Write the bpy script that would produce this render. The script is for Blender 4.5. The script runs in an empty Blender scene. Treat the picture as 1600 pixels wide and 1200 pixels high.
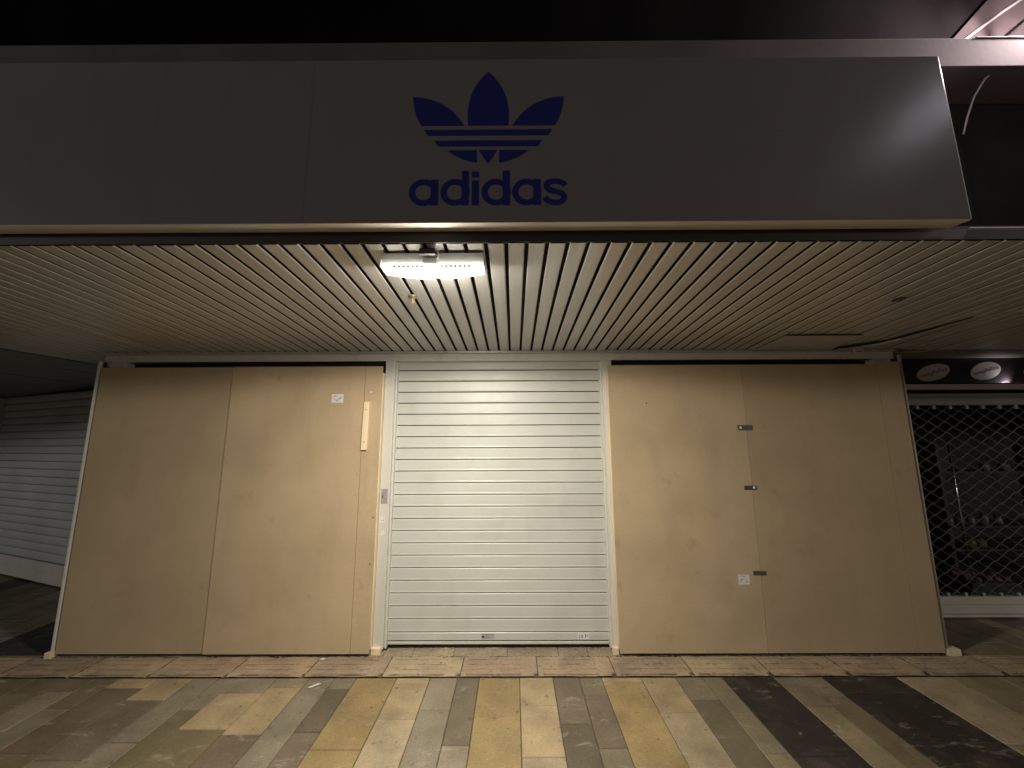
import bpy, bmesh, math, random
from mathutils import Vector, Matrix
from math import sin, cos, tan, pi, radians, sqrt
random.seed(7)
scene = bpy.context.scene
col = scene.collection

# ------------------------------------------------------------------ camera
F_PX, PITCH, ROLL, YAW = 600.0, radians(8.85), radians(0.23), radians(0.2)
CAM = Vector((0, -3.25, 1.6))
fw = Vector((-sin(YAW)*cos(PITCH), cos(YAW)*cos(PITCH), sin(PITCH)))
r0 = Vector((cos(YAW), sin(YAW), 0)); u0 = r0.cross(fw)
rt = r0*cos(ROLL) - u0*sin(ROLL); up = u0*cos(ROLL) + r0*sin(ROLL)
cd = bpy.data.cameras.new('camera'); cam = bpy.data.objects.new('camera', cd); col.objects.link(cam)
cd.sensor_width = 36; cd.lens = F_PX/1600*36; cd.clip_start = 0.02; cd.clip_end = 500
m = Matrix((rt, up, -fw)).transposed().to_4x4(); m.translation = CAM
cam.matrix_world = m
scene.camera = cam
# ------------------------------------------------------------------ night sky
w = bpy.data.worlds.new('World'); scene.world = w; w.use_nodes = True
bg = w.node_tree.nodes['Background']
bg.inputs[0].default_value = (0.62, 0.60, 0.62, 1); bg.inputs[1].default_value = 0.062
scene.view_settings.view_transform = 'Standard'; scene.view_settings.look = 'None'
scene.view_settings.exposure = 0.0; scene.view_settings.gamma = 1
try:
    scene.cycles.use_denoising = True
    scene.cycles.max_bounces = 8; scene.cycles.diffuse_bounces = 5
    scene.cycles.sample_clamp_indirect = 3
except Exception: pass
WARM = (1.0, 0.925, 0.80)

def lamp(name, kind, loc, energy, color, size=0.1, size_y=None, to=None, spot=None, blend=0.5, parent=None):
    d = bpy.data.lights.new(name, kind); d.energy = energy; d.color = color
    if kind == 'AREA':
        d.size = size
        if size_y: d.shape = 'RECTANGLE'; d.size_y = size_y
    else: d.shadow_soft_size = size
    if kind == 'SPOT': d.spot_size = spot; d.spot_blend = blend
    o = bpy.data.objects.new(name, d); col.objects.link(o); o.location = loc
    if to: o.rotation_euler = (Vector(to)-Vector(loc)).to_track_quat('-Z', 'Y').to_euler()
    if parent: o.parent = parent
    return o
# lamps of the place: the LED fitting under the ceiling, a street lamp behind on the right, a wall lamp above right; two fills added for the side shops
LX, LY, LZ = -0.37, -1.55, 2.375
for dx in (-0.11, 0.12):
    lamp('led_light', 'SPOT', (LX+dx, LY, LZ-0.034), 22, WARM, 0.035, to=(LX+dx, LY+0.03, 0), spot=radians(174), blend=0.12)
    lamp('led_light', 'AREA', (LX+dx, LY, LZ-0.030), 32, WARM, 0.18, 0.06, to=(LX+dx, LY+0.05, 0))
lamp('led_light', 'POINT', (LX, LY, LZ-0.034), 13, WARM, 0.025)
lamp('street_light', 'POINT', (6.25, -5.15, 6.43), 17, (0.86, 0.87, 1.0), 0.10)
lamp('neighbour_fill', 'POINT', (-9.0, -6.0, 3.6), 270, (1.0, 0.96, 0.90), 0.35)  # unseen fill, added to brighten the left shop and boards
lamp('wall_light', 'POINT', (2.95, -1.725, 3.90), 250, (1.0, 0.79, 0.80), 0.03)
lamp('opposite_fill', 'POINT', (8.6, -5.4, 3.5), 250, (1.0, 0.93, 0.82), 0.30)  # unseen fill, added to brighten the right shop front

# ------------------------------------------------------------------ materials
def mat(name, color, rough=0.6, metal=0.0, spec=0.5, var=0.0, scale=6.0, stretch=(1,1,1), bump=0.0, bscale=60.0,
        emit=None, estr=0.0, dirt=0.0, dirtcol=(0.05,0.045,0.04), dscale=1.5, attr=None, rvar=0.0, detail=4):
    M = bpy.data.materials.new(name); M.use_nodes = True
    nt = M.node_tree; N = nt.nodes; L = nt.links
    b = N['Principled BSDF']
    b.inputs['Base Color'].default_value = (*color, 1)
    b.inputs['Roughness'].default_value = rough; b.inputs['Metallic'].default_value = metal
    b.inputs['Specular IOR Level'].default_value = spec
    tc = N.new('ShaderNodeTexCoord'); mp = N.new('ShaderNodeMapping'); mp.inputs['Scale'].default_value = stretch
    L.new(tc.outputs['Object'], mp.inputs['Vector'])
    cur = None
    if attr:
        a = N.new('ShaderNodeVertexColor'); a.layer_name = attr; cur = a.outputs['Color']
    if var > 0:
        n = N.new('ShaderNodeTexNoise'); n.inputs['Scale'].default_value = scale; n.inputs['Detail'].default_value = detail
        L.new(mp.outputs[0], n.inputs['Vector'])
        mr = N.new('ShaderNodeMapRange'); mr.inputs['From Min'].default_value = 0.3; mr.inputs['From Max'].default_value = 0.7
        mr.inputs['To Min'].default_value = 1-var; mr.inputs['To Max'].default_value = 1+var
        L.new(n.outputs['Fac'], mr.inputs['Value'])
        mx = N.new('ShaderNodeVectorMath'); mx.operation = 'SCALE'
        if cur: L.new(cur, mx.inputs[0])
        else: mx.inputs[0].default_value = color
        L.new(mr.outputs[0], mx.inputs['Scale']); cur = mx.outputs[0]
    if dirt > 0:
        n = N.new('ShaderNodeTexNoise'); n.inputs['Scale'].default_value = dscale; n.inputs['Detail'].default_value = 8; n.inputs['Roughness'].default_value = 0.65
        L.new(mp.outputs[0], n.inputs['Vector'])
        cr = N.new('ShaderNodeMapRange'); cr.inputs['From Min'].default_value = 0.52; cr.inputs['From Max'].default_value = 0.72
        cr.inputs['To Min'].default_value = 0; cr.inputs['To Max'].default_value = dirt
        L.new(n.outputs['Fac'], cr.inputs['Value'])
        mi = N.new('ShaderNodeMixRGB'); L.new(cr.outputs[0], mi.inputs[0])
        if cur: L.new(cur, mi.inputs[1])
        else: mi.inputs[1].default_value = (*color, 1)
        mi.inputs[2].default_value = (*dirtcol, 1); cur = mi.outputs[0]
    if cur: L.new(cur, b.inputs['Base Color'])
    if rvar > 0:
        n = N.new('ShaderNodeTexNoise'); n.inputs['Scale'].default_value = 9; n.inputs['Detail'].default_value = 5
        L.new(mp.outputs[0], n.inputs['Vector'])
        mr = N.new('ShaderNodeMapRange'); mr.inputs['To Min'].default_value = max(0.02, rough-rvar); mr.inputs['To Max'].default_value = rough+rvar
        L.new(n.outputs['Fac'], mr.inputs['Value']); L.new(mr.outputs[0], b.inputs['Roughness'])
    if bump > 0:
        n = N.new('ShaderNodeTexNoise'); n.inputs['Scale'].default_value = bscale; n.inputs['Detail'].default_value = 6
        L.new(mp.outputs[0], n.inputs['Vector'])
        bp = N.new('ShaderNodeBump'); bp.inputs['Strength'].default_value = bump; bp.inputs['Distance'].default_value = 0.004
        L.new(n.outputs['Fac'], bp.inputs['Height']); L.new(bp.outputs[0], b.inputs['Normal'])
    if emit:
        b.inputs['Emission Color'].default_value = (*emit, 1); b.inputs['Emission Strength'].default_value = estr
    return M
M = {}
M['board'] = mat('fibreboard', (0.455, 0.347, 0.213), 0.75, var=0.09, scale=2.2, bump=0.25, bscale=240, dirt=0.28, dirtcol=(0.31,0.23,0.145), dscale=1.1)
M['board2'] = mat('fibreboard_pale', (0.518, 0.397, 0.248), 0.75, var=0.09, scale=2.0, bump=0.25, bscale=240, dirt=0.24, dirtcol=(0.35,0.265,0.17), dscale=0.9)
M['pine'] = mat('pine', (0.74, 0.61, 0.42), 0.6, var=0.12, scale=9, stretch=(1,1,0.15))
M['shutter'] = mat('shutter_paint', (0.56, 0.56, 0.515), 0.40, var=0.05, scale=1.6, bump=0.12, bscale=26, dirt=0.16, dirtcol=(0.34,0.32,0.27), dscale=2.4, rvar=0.08)
M['frame'] = mat('frame_paint', (0.60, 0.595, 0.54), 0.42, var=0.05, scale=3, dirt=0.2, dirtcol=(0.3,0.28,0.24), dscale=3)
M['slat'] = mat('slat_paint', (0.53, 0.52, 0.495), 0.30, metal=0.30, var=0.08, scale=1.6, stretch=(11,0.7,1), dirt=0.18, dirtcol=(0.20,0.18,0.15), dscale=2, rvar=0.06)
M['plain_soffit'] = mat('plain_soffit', (0.20, 0.205, 0.20), 0.6, var=0.06, scale=2)
M['access'] = mat('access_panel', (0.42, 0.40, 0.37), 0.55, var=0.05)
M['black'] = mat('black_void', (0.008, 0.008, 0.009), 0.8)
M['darktrim'] = mat('dark_trim', (0.022, 0.018, 0.018), 0.6, var=0.1)
M['sign'] = mat('sign_face', (0.205, 0.186, 0.183), 0.24, var=0.04, scale=1.4, dirt=0.10, dirtcol=(0.25,0.24,0.23), dscale=1.2, bump=0.05, bscale=8, rvar=0.06)
M['signseam'] = mat('sign_seam', (0.13,0.125,0.125), 0.5)
M['signedge'] = mat('sign_edge', (0.62, 0.55, 0.46), 0.4, var=0.06)
M['blue'] = mat('blue_letters', (0.010, 0.016, 0.18), 0.5)
M['band'] = mat('painted_band', (0.105, 0.097, 0.097), 0.8, var=0.15, scale=4, dirt=0.3, dirtcol=(0.08,0.072,0.07), bump=0.05, bscale=40)
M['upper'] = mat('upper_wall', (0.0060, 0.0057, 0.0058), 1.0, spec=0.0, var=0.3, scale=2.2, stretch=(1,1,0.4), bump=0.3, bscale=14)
M['recess'] = mat('recess_wall', (0.028, 0.024, 0.026), 0.9, spec=0.1, var=0.25, scale=3, bump=0.3, bscale=20)
M['white'] = mat('white_plastic', (0.75, 0.75, 0.72), 0.4)
M['cable'] = mat('cable_white', (0.70, 0.68, 0.68), 0.35)
M['lens'] = mat('lamp_lens', (0.9, 0.9, 0.9), 0.2, emit=(1.0, 0.95, 0.84), estr=9)
M['lens_dim'] = mat('lamp_diodes', (0.4, 0.4, 0.4), 0.3, emit=(1.0, 0.95, 0.86), estr=0.25)
M['housing'] = mat('lamp_housing', (0.52, 0.51, 0.49), 0.45)
M['steel'] = mat('steel_plate', (0.16, 0.16, 0.165), 0.38, metal=0.7, var=0.15, scale=20)
M['brass'] = mat('sprinkler_brass', (0.62, 0.55, 0.36), 0.3, metal=0.8)
M['label'] = mat('label_paper', (0.70, 0.68, 0.66), 0.5)
M['ink'] = mat('label_ink', (0.05, 0.05, 0.05), 0.6)
M['inkgrey'] = mat('label_ink_grey', (0.30, 0.29, 0.28), 0.6)
M['silver'] = mat('silver_label', (0.42, 0.40, 0.37), 0.4, metal=0.1)
M['lshut'] = mat('left_shutter_paint', (0.62, 0.64, 0.64), 0.45, var=0.08, scale=2, dirt=0.2, dirtcol=(0.25,0.24,0.22))
M['rshop'] = mat('shop_metal', (0.50, 0.51, 0.48), 0.45, var=0.07, scale=4)
M['rail'] = mat('grille_rail', (0.78, 0.74, 0.66), 0.42, var=0.08, scale=3)
M['chain'] = mat('grille_rods', (0.15, 0.15, 0.14), 0.5, metal=0.4)
M['signdark'] = mat('dark_sign', (0.035, 0.027, 0.032), 0.32, var=0.08, bump=0.06, bscale=10)
M['oval'] = mat('oval_plate', (0.74, 0.69, 0.70), 0.5, var=0.06)
M['ovaltext'] = mat('oval_print', (0.12, 0.105, 0.11), 0.5)
M['interior'] = mat('shop_inside', (0.06, 0.06, 0.06), 0.8, var=0.4, scale=2)
M['chrome'] = mat('chrome_pole', (0.75, 0.75, 0.75), 0.25, metal=0.9, var=0.1)
M['shelf'] = mat('shelf_board', (0.07, 0.07, 0.07), 0.6, var=0.2)
M['pavebase'] = mat('paving_joint', (0.075, 0.06, 0.045), 0.95, var=0.3, scale=30)

def grime(Mt, cols, amount=0.35):
    nt = Mt.node_tree; N = nt.nodes; L = nt.links; b = N['Principled BSDF']
    src = b.inputs['Base Color'].links[0].from_socket
    tc = N.new('ShaderNodeTexCoord')
    for (sc, st, lo, hi, amt, c) in cols:
        mp = N.new('ShaderNodeMapping'); mp.inputs['Scale'].default_value = st; L.new(tc.outputs['Object'], mp.inputs['Vector'])
        n = N.new('ShaderNodeTexNoise'); n.inputs['Scale'].default_value = sc; n.inputs['Detail'].default_value = 7; n.inputs['Roughness'].default_value = 0.6
        L.new(mp.outputs[0], n.inputs['Vector'])
        m_ = N.new('ShaderNodeMapRange'); m_.inputs['From Min'].default_value = lo; m_.inputs['From Max'].default_value = hi
        m_.inputs['To Min'].default_value = 0; m_.inputs['To Max'].default_value = amt
        L.new(n.outputs['Fac'], m_.inputs['Value'])
        mi = N.new('ShaderNodeMixRGB'); L.new(m_.outputs[0], mi.inputs[0]); L.new(src, mi.inputs[1]); mi.inputs[2].default_value = (*c, 1); src = mi.outputs[0]
    L.new(src, b.inputs['Base Color'])
for k_ in ('board','board2'):
    grime(M[k_], [(130,(1,1,1),.46,.72,.45,(0.27,0.20,0.12)), (130,(1.3,1,1.3),.58,.75,.35,(0.66,0.54,0.38)), (2.3,(2.2,1,.5),.50,.74,.20,(0.30,0.21,0.14)), (7,(1,1,1),.62,.75,.35,(0.27,0.20,0.13)), (34,(1,1,1),.70,.76,.25,(0.20,0.14,0.09)), (1.0,(1,1,1.6),.45,.68,.20,(0.30,0.235,0.13))])
grime(M['shutter'], [(2,(2.5,1,1.2),.50,.76,.22,(0.36,0.34,0.28)), (60,(1,1,1),.66,.75,.4,(0.30,0.28,0.24)), (9,(.5,1,3),.64,.74,.3,(0.40,0.37,0.31))])
grime(M['frame'], [(6,(1,1,.6),.58,.74,.35,(0.30,0.28,0.23))])
grime(M['sign'], [(1.6,(3,1,.25),.55,.75,.30,(0.15,0.14,0.135)), (45,(1,1,1),.68,.76,.35,(0.30,0.29,0.28))])
grime(M['slat'], [(40,(1,.3,1),.60,.75,.3,(0.30,0.27,0.22)), (1.2,(1,1,1),.5,.7,.25,(0.34,0.30,0.26))])
def stone_material(name, attr, light=(0.44,0.40,0.32)):
    Mt = mat(name, (0.4,0.35,0.25), 0.62, attr=attr, var=0.20, scale=4.5, detail=10, dirt=0.45, dirtcol=(0.11,0.088,0.06), dscale=3.6, bump=0.45, bscale=34, rvar=0.13)
    nt = Mt.node_tree; N = nt.nodes; L = nt.links; b = N['Principled BSDF']
    src = b.inputs['Base Color'].links[0].from_socket
    # fine speckle
    tc = N.new('ShaderNodeTexCoord')
    n = N.new('ShaderNodeTexNoise'); n.inputs['Scale'].default_value = 95; n.inputs['Detail'].default_value = 3
    L.new(tc.outputs['Object'], n.inputs['Vector'])
    mr = N.new('ShaderNodeMapRange'); mr.inputs['From Min'].default_value = 0.3; mr.inputs['From Max'].default_value = 0.7
    mr.inputs['To Min'].default_value = 0.86; mr.inputs['To Max'].default_value = 1.12
    L.new(n.outputs['Fac'], mr.inputs['Value'])
    vm = N.new('ShaderNodeVectorMath'); vm.operation = 'SCALE'; L.new(src, vm.inputs[0]); L.new(mr.outputs[0], vm.inputs['Scale'])
    # pale scuffs and dried splashes, stretched across
    mp = N.new('ShaderNodeMapping'); mp.inputs['Scale'].default_value = (1.0, 2.6, 1); mp.inputs['Rotation'].default_value = (0,0,0.25)
    L.new(tc.outputs['Object'], mp.inputs['Vector'])
    n2 = N.new('ShaderNodeTexNoise'); n2.inputs['Scale'].default_value = 5.0; n2.inputs['Detail'].default_value = 12; n2.inputs['Roughness'].default_value = 0.72; n2.inputs['Distortion'].default_value = 0.8
    L.new(mp.outputs[0], n2.inputs['Vector'])
    m2 = N.new('ShaderNodeMapRange'); m2.inputs['From Min'].default_value = 0.575; m2.inputs['From Max'].default_value = 0.70
    m2.inputs['To Min'].default_value = 0; m2.inputs['To Max'].default_value = 0.55
    L.new(n2.outputs['Fac'], m2.inputs['Value'])
    mi = N.new('ShaderNodeMixRGB'); L.new(m2.outputs[0], mi.inputs[0]); L.new(vm.outputs[0], mi.inputs[1]); mi.inputs[2].default_value = (*light, 1)
    # small dark spots (gum, pits)
    n3 = N.new('ShaderNodeTexNoise'); n3.inputs['Scale'].default_value = 21; n3.inputs['Detail'].default_value = 3
    L.new(tc.outputs['Object'], n3.inputs['Vector'])
    m3 = N.new('ShaderNodeMapRange'); m3.inputs['From Min'].default_value = 0.66; m3.inputs['From Max'].default_value = 0.72
    m3.inputs['To Min'].default_value = 0; m3.inputs['To Max'].default_value = 0.6
    L.new(n3.outputs['Fac'], m3.inputs['Value'])
    mj = N.new('ShaderNodeMixRGB'); L.new(m3.outputs[0], mj.inputs[0]); L.new(mi.outputs[0], mj.inputs[1]); mj.inputs[2].default_value = (0.07,0.055,0.04,1)
    L.new(mj.outputs[0], b.inputs['Base Color'])
    return Mt
M['stone'] = stone_material('paving_stone', 'slab')

# ------------------------------------------------------------------ mesh helpers
class MB:
    def __init__(s): s.bm = bmesh.new()
    def box(s, x0, x1, y0, y1, z0, z1, bev=0.0):
        g = bmesh.ops.create_cube(s.bm, size=1.0)
        bmesh.ops.scale(s.bm, vec=(x1-x0, y1-y0, z1-z0), verts=g['verts'])
        bmesh.ops.translate(s.bm, vec=((x0+x1)/2, (y0+y1)/2, (z0+z1)/2), verts=g['verts'])
        if bev > 0:
            es = list({e for v in g['verts'] for e in v.link_edges})
            bmesh.ops.bevel(s.bm, geom=es, offset=bev, segments=2, affect='EDGES', profile=0.5)
        return s
    def prism(s, pts, a, b, axis='y'):
        """extrude a 2-D outline; axis y: pts are (x,z); axis x: pts are (y,z); axis z: pts are (x,y)"""
        def P(p, t):
            return {'y': (p[0], t, p[1]), 'x': (t, p[0], p[1]), 'z': (p[0], p[1], t)}[axis]
        A = [s.bm.verts.new(P(p, a)) for p in pts]; B = [s.bm.verts.new(P(p, b)) for p in pts]
        n = len(pts)
        try: s.bm.faces.new(A); s.bm.faces.new(B[::-1])
        except Exception: pass
        for i in range(n): s.bm.faces.new((A[i], B[i], B[(i+1) % n], A[(i+1) % n]))
        return s
    def tube(s, pts, r, seg=8):
        pts = [Vector(p) for p in pts]; rings = []
        for i, p in enumerate(pts):
            d = (pts[min(i+1, len(pts)-1)] - pts[max(i-1, 0)]).normalized()
            a = d.orthogonal() if i == 0 else (pa - d*pa.dot(d))
            a.normalize(); pa = a; b = d.cross(a)
            rings.append([s.bm.verts.new(p + (a*cos(2*pi*k/seg)+b*sin(2*pi*k/seg))*r) for k in range(seg)])
        for i in range(len(rings)-1):
            for k in range(seg):
                s.bm.faces.new((rings[i][k], rings[i][(k+1) % seg], rings[i+1][(k+1) % seg], rings[i+1][k]))
        s.bm.faces.new(rings[0][::-1]); s.bm.faces.new(rings[-1])
        return s
    def lathe(s, prof, c, seg=20):
        rings = []
        for r, z in prof:
            rings.append([s.bm.verts.new((c[0]+r*cos(2*pi*k/seg), c[1]+r*sin(2*pi*k/seg), c[2]+z)) for k in range(seg)])
        for i in range(len(rings)-1):
            for k in range(seg):
                s.bm.faces.new((rings[i][k], rings[i][(k+1) % seg], rings[i+1][(k+1) % seg], rings[i+1][k]))
        s.bm.faces.new(rings[0][::-1]); s.bm.faces.new(rings[-1]); return s
    def build(s, name, material, parent=None, smooth=False, xf=None):
        bmesh.ops.recalc_face_normals(s.bm, faces=s.bm.faces)
        me = bpy.data.meshes.new(name)
        if xf is not None: bmesh.ops.transform(s.bm, matrix=xf, verts=s.bm.verts)
        s.bm.to_mesh(me); s.bm.free()
        me.materials.append(material if not isinstance(material, str) else M[material])
        if smooth:
            for p in me.polygons: p.use_smooth = True
        o = bpy.data.objects.new(name, me); col.objects.link(o)
        if parent:
            o.parent = parent; o.matrix_parent_inverse = parent.matrix_world.inverted() if False else Matrix.Translation(-Vector(parent.location))
        return o
def tag(o, label, cat, group=None, kind=None):
    if label: o['label'] = label
    if cat: o['category'] = cat
    if group: o['group'] = group
    if kind: o['kind'] = kind
    return o
def thing(name, loc, label, cat, group=None):
    o = bpy.data.objects.new(name, None); col.objects.link(o); o.location = loc; o.empty_display_size = 0.1
    return tag(o, label, cat, group)

# =================================================================== GROUND
def lin(r, g, b, k=1.0):
    f = lambda v: ((v/255)/12.92 if v/255 < 0.04045 else ((v/255+0.055)/1.055)**2.4)
    return (f(r)*k, f(g)*k, f(b)*k)
OCH=(0.267,0.194,0.087); CRE=(0.332,0.256,0.145); PCR=(0.327,0.263,0.166); LIL=(0.228,0.189,0.133); GRY=(0.205,0.179,0.125)
TAU=(0.182,0.149,0.095); DTP=(0.145,0.121,0.078); PUR=(0.149,0.116,0.080); OLV=(0.117,0.095,0.061); GOL=(0.182,0.153,0.099)
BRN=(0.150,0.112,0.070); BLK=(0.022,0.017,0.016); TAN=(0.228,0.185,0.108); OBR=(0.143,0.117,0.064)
# (x0, x1, [(y_front_limit going towards the camera, colour), ...])
strips = [
 (-3.60,-3.33,[(-.7,OBR),(-1.3,BRN)]), (-3.33,-3.095,[(-.47,OBR),(-.9,TAU),(-1.4,BRN)]), (-3.095,-2.915,[(-.44,BRN),(-.80,LIL),(-1.25,GRY)]),
 (-2.915,-2.753,[(-.60,OBR),(-.98,GRY),(-1.5,BRN)]), (-2.753,-2.488,[(-.403,CRE),(-.95,BRN),(-1.5,OBR)]), (-2.488,-2.241,[(-.526,CRE),(-1.0,PUR),(-1.3,GOL)]),
 (-2.241,-2.06,[(-.88,GRY),(-1.3,LIL)]), (-2.06,-1.932,[(-.62,LIL),(-1.3,OBR)]), (-1.932,-1.649,[(-.46,LIL),(-.781,CRE),(-1.4,OBR)]),
 (-1.649,-1.426,[(-.403,TAN),(-.825,CRE),(-1.25,PUR)]), (-1.426,-1.252,[(-1.25,GRY)]), (-1.252,-1.10,[(-.416,GOL),(-.805,OLV),(-1.2,PUR)]),
 (-1.10,-.819,[(-.933,OCH),(-1.4,OCH)]), (-.819,-.587,[(-.354,CRE),(-.70,CRE),(-1.2,PCR)]), (-.587,-.396,[(-.62,LIL),(-1.15,GRY)]),
 (-.396,-.245,[(-.903,DTP),(-1.3,LIL)]), (-.245,.035,[(-.682,OCH),(-1.2,OCH)]), (.035,.265,[(-.58,CRE),(-.984,CRE),(-1.5,PCR)]),
 (.265,.447,[(-.74,PUR),(-1.3,OLV)]), (.447,.602,[(-.476,GOL),(-.925,PUR),(-1.3,GOL)]), (.602,.876,[(-.34,CRE),(-1.25,OCH)]),
 (.876,1.115,[(-.649,CRE),(-1.2,PCR)]), (1.115,1.30,[(-.53,TAU),(-1.3,OLV)]), (1.30,1.437,[(-.963,GOL),(-1.3,TAN)]),
 (1.437,1.793,[(-.56,BLK),(-.98,BLK),(-1.4,BLK)]), (1.793,1.955,[(-.604,GOL),(-1.25,TAN)]), (1.955,2.127,[(-.50,TAU),(-1.4,OBR)]),
 (2.127,2.64,[(-.47,BLK),(-.89,BLK),(-1.4,BLK)]), (2.64,3.008,[(-.9,PCR),(-1.3,TAN)]), (3.008,3.34,[(-.8,TAN),(-1.4,TAN)]), (3.34,3.65,[(-.7,TAN),(-1.3,TAN)]),
]
PALS=[OCH,CRE,PCR,LIL,GRY,TAU,DTP,PUR,OLV,GOL,BRN,TAN,OBR,BLK]
def paving():
    bm = bmesh.new(); cl = bm.loops.layers.float_color.new('slab')
    def slab(x0,x1,y0,y1,c,z=-0.007):
        g = 0.0020; x0+=g; x1-=g; y0+=g; y1-=g
        if x1-x0 < .01 or y1-y0 < .01: return
        z += random.uniform(-0.0007,0.0007); k = random.uniform(.93,1.07)
        tl = [random.uniform(-.0006,.0006) for _ in range(4)]
        e = 0.003
        T = [bm.verts.new((x0+e,y0+e,z+tl[0])), bm.verts.new((x1-e,y0+e,z+tl[1])), bm.verts.new((x1-e,y1-e,z+tl[2])), bm.verts.new((x0+e,y1-e,z+tl[3]))]
        Bt = [bm.verts.new((x0,y0,z-.004)), bm.verts.new((x1,y0,z-.004)), bm.verts.new((x1,y1,z-.004)), bm.verts.new((x0,y1,z-.004))]
        fs = [bm.faces.new(T)] + [bm.faces.new((Bt[i],Bt[(i+1)%4],T[(i+1)%4],T[i])) for i in range(4)]
        for f in fs:
            for l in f.loops: l[cl] = (c[0]*k,c[1]*k,c[2]*k,1)
    random.seed(21)
    for x0,x1,seg in strips:
        y = -.297
        for yl,c in seg:
            slab(x0,x1,yl,y,c); y = yl
        while y > -7:
            L = random.uniform(.3,.75); c = random.choice(PALS[:13]); slab(x0,x1,y-L,y,c); y -= L
    for sx,x_start,x_end in ((-1,-3.60,-11.0),(1,3.65,11.0)):
        x = x_start
        while abs(x) < abs(x_end):
            wd = random.choice((.15,.18,.24,.28)); x2 = x+sx*wd; y = -.297 if abs(x)<3.7 else .2
            y = -.297
            while y > -7:
                L = random.uniform(.3,.8); slab(min(x,x2),max(x,x2),y-L,y,random.choice(PALS)); y -= L
            x = x2
    # behind the line of the shop front, left and right
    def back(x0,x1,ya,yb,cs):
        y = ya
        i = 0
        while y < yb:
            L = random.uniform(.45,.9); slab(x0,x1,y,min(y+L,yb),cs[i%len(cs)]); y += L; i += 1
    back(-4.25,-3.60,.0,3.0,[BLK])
    back(-4.52,-4.25,-.297,3.0,[TAU,TAN]); back(-4.25,-3.60,-.297,.0,[TAU])
    back(-4.80,-4.52,-.297,3.0,[TAN,TAU]); back(-5.1,-4.8,-.297,3.0,[LIL,TAU]); back(-5.45,-5.1,-.297,3.0,[BRN])
    back(-5.75,-5.45,-.297,3.2,[OLV,TAU]); back(-6.1,-5.75,-.297,3.2,[BLK]); back(-6.5,-6.1,-.297,3.4,[TAU,BRN]); back(-11,-6.5,-.297,5,[BRN])
    xs=[3.30,3.52,3.78,3.98,4.2,4.36,4.62,4.85,5.1,5.5,6.0,7,9,11]; cs=[[GRY],[TAN,GRY],[TAU],[GRY,TAU],[PCR],[GRY],[PCR,TAN],[GRY],[TAU],[GRY],[OLV],[TAU],[BRN]]
    for a,b,c in zip(xs,xs[1:],cs): back(a,b,-.03 if a<3.6 else -.297,.62,c)
    me = bpy.data.meshes.new('pavement'); bm.to_mesh(me); bm.free(); me.materials.append(M['stone'])
    o = bpy.data.objects.new('pavement', me); col.objects.link(o); o['kind']='structure'
    g = MB(); g.box(-80,80,-80,40,-.10,-.0125); b = g.build('ground', 'pavebase'); b['kind']='structure'
paving()

def threshold():
    """a row of rough grooved stones in front of the shop, and a plain row under the shutter"""
    bm = bmesh.new(); cl = bm.loops.layers.float_color.new('slab')
    random.seed(5)
    def stone(x0,x1,y0,y1,c,groove):
        nx, ny = 36, 24 if groove else 18
        P = []
        dm = random.random()*10
        for j in range(ny+1):
            row = []
            for i in range(nx+1):
                u, v = i/nx, j/ny; x = x0+(x1-x0)*u; y = y0+(y1-y0)*v
                z = 0.0
                ex = min(u,1-u)*(x1-x0); ey = min(v,1-v)*(y1-y0)
                if groove and .08 < u < .80:
                    for gv in (.10,.36,.62,.88):
                        if abs(v-gv) < .6/ny: z -= 0.0055
                # chipped corner with a small dark hole
                if groove and u > .965 and v < .17: z -= 0.008
                z += 0.0018*math.sin(17*x+dm*3+9*y)*math.sin(41*y+dm) + random.uniform(-.0006,.0006)
                if groove and random.random() < .02: z -= .004
                if not groove: z += random.uniform(-.003,.003)
                row.append(bm.verts.new((x,y,z)))
            P.append(row)
        k = random.uniform(.92,1.08)
        for j in range(ny):
            for i in range(nx):
                f = bm.faces.new((P[j][i],P[j][i+1],P[j+1][i+1],P[j+1][i]))
                for l in f.loops:
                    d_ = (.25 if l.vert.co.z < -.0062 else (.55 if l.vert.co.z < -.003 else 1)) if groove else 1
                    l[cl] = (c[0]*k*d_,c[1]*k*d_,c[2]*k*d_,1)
    x = .164-.546*9; i = 0
    ros = [(0.37,0.27,0.18),(0.38,0.28,0.185),(0.345,0.262,0.175),(0.385,0.30,0.19)]
    while x < 5.2:
        stone(x+.003,x+.543,-.294,-.046,ros[i%4],True)
        x += .546; i += 1
    x = -1.25
    while x < .9:
        w_ = random.uniform(.22,.42); stone(x,min(x+w_-.003,.95),-.044,.16,random.choice([(0.33,0.27,0.18),(0.38,0.30,0.2),(0.30,0.25,0.17)]),False); x += w_
    for xa,xb in ((-3.6,-1.25),(.95,3.3)):
        x = xa
        while x < xb-.01:
            stone(x,min(x+.54,xb),-.044,.05,(0.22,0.17,0.115),False); x += .543
    me = bpy.data.meshes.new('threshold_stones'); bm.to_mesh(me); bm.free()
    mt = M['stone'].copy(); mt.name = 'threshold_stone'
    for nd in mt.node_tree.nodes:
        if nd.type == 'BUMP': nd.inputs['Strength'].default_value = 1.0; nd.inputs['Distance'].default_value = 0.010
    me.materials.append(mt)
    o = bpy.data.objects.new('kerb', me); col.objects.link(o); o['kind']='structure'
threshold()
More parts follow.
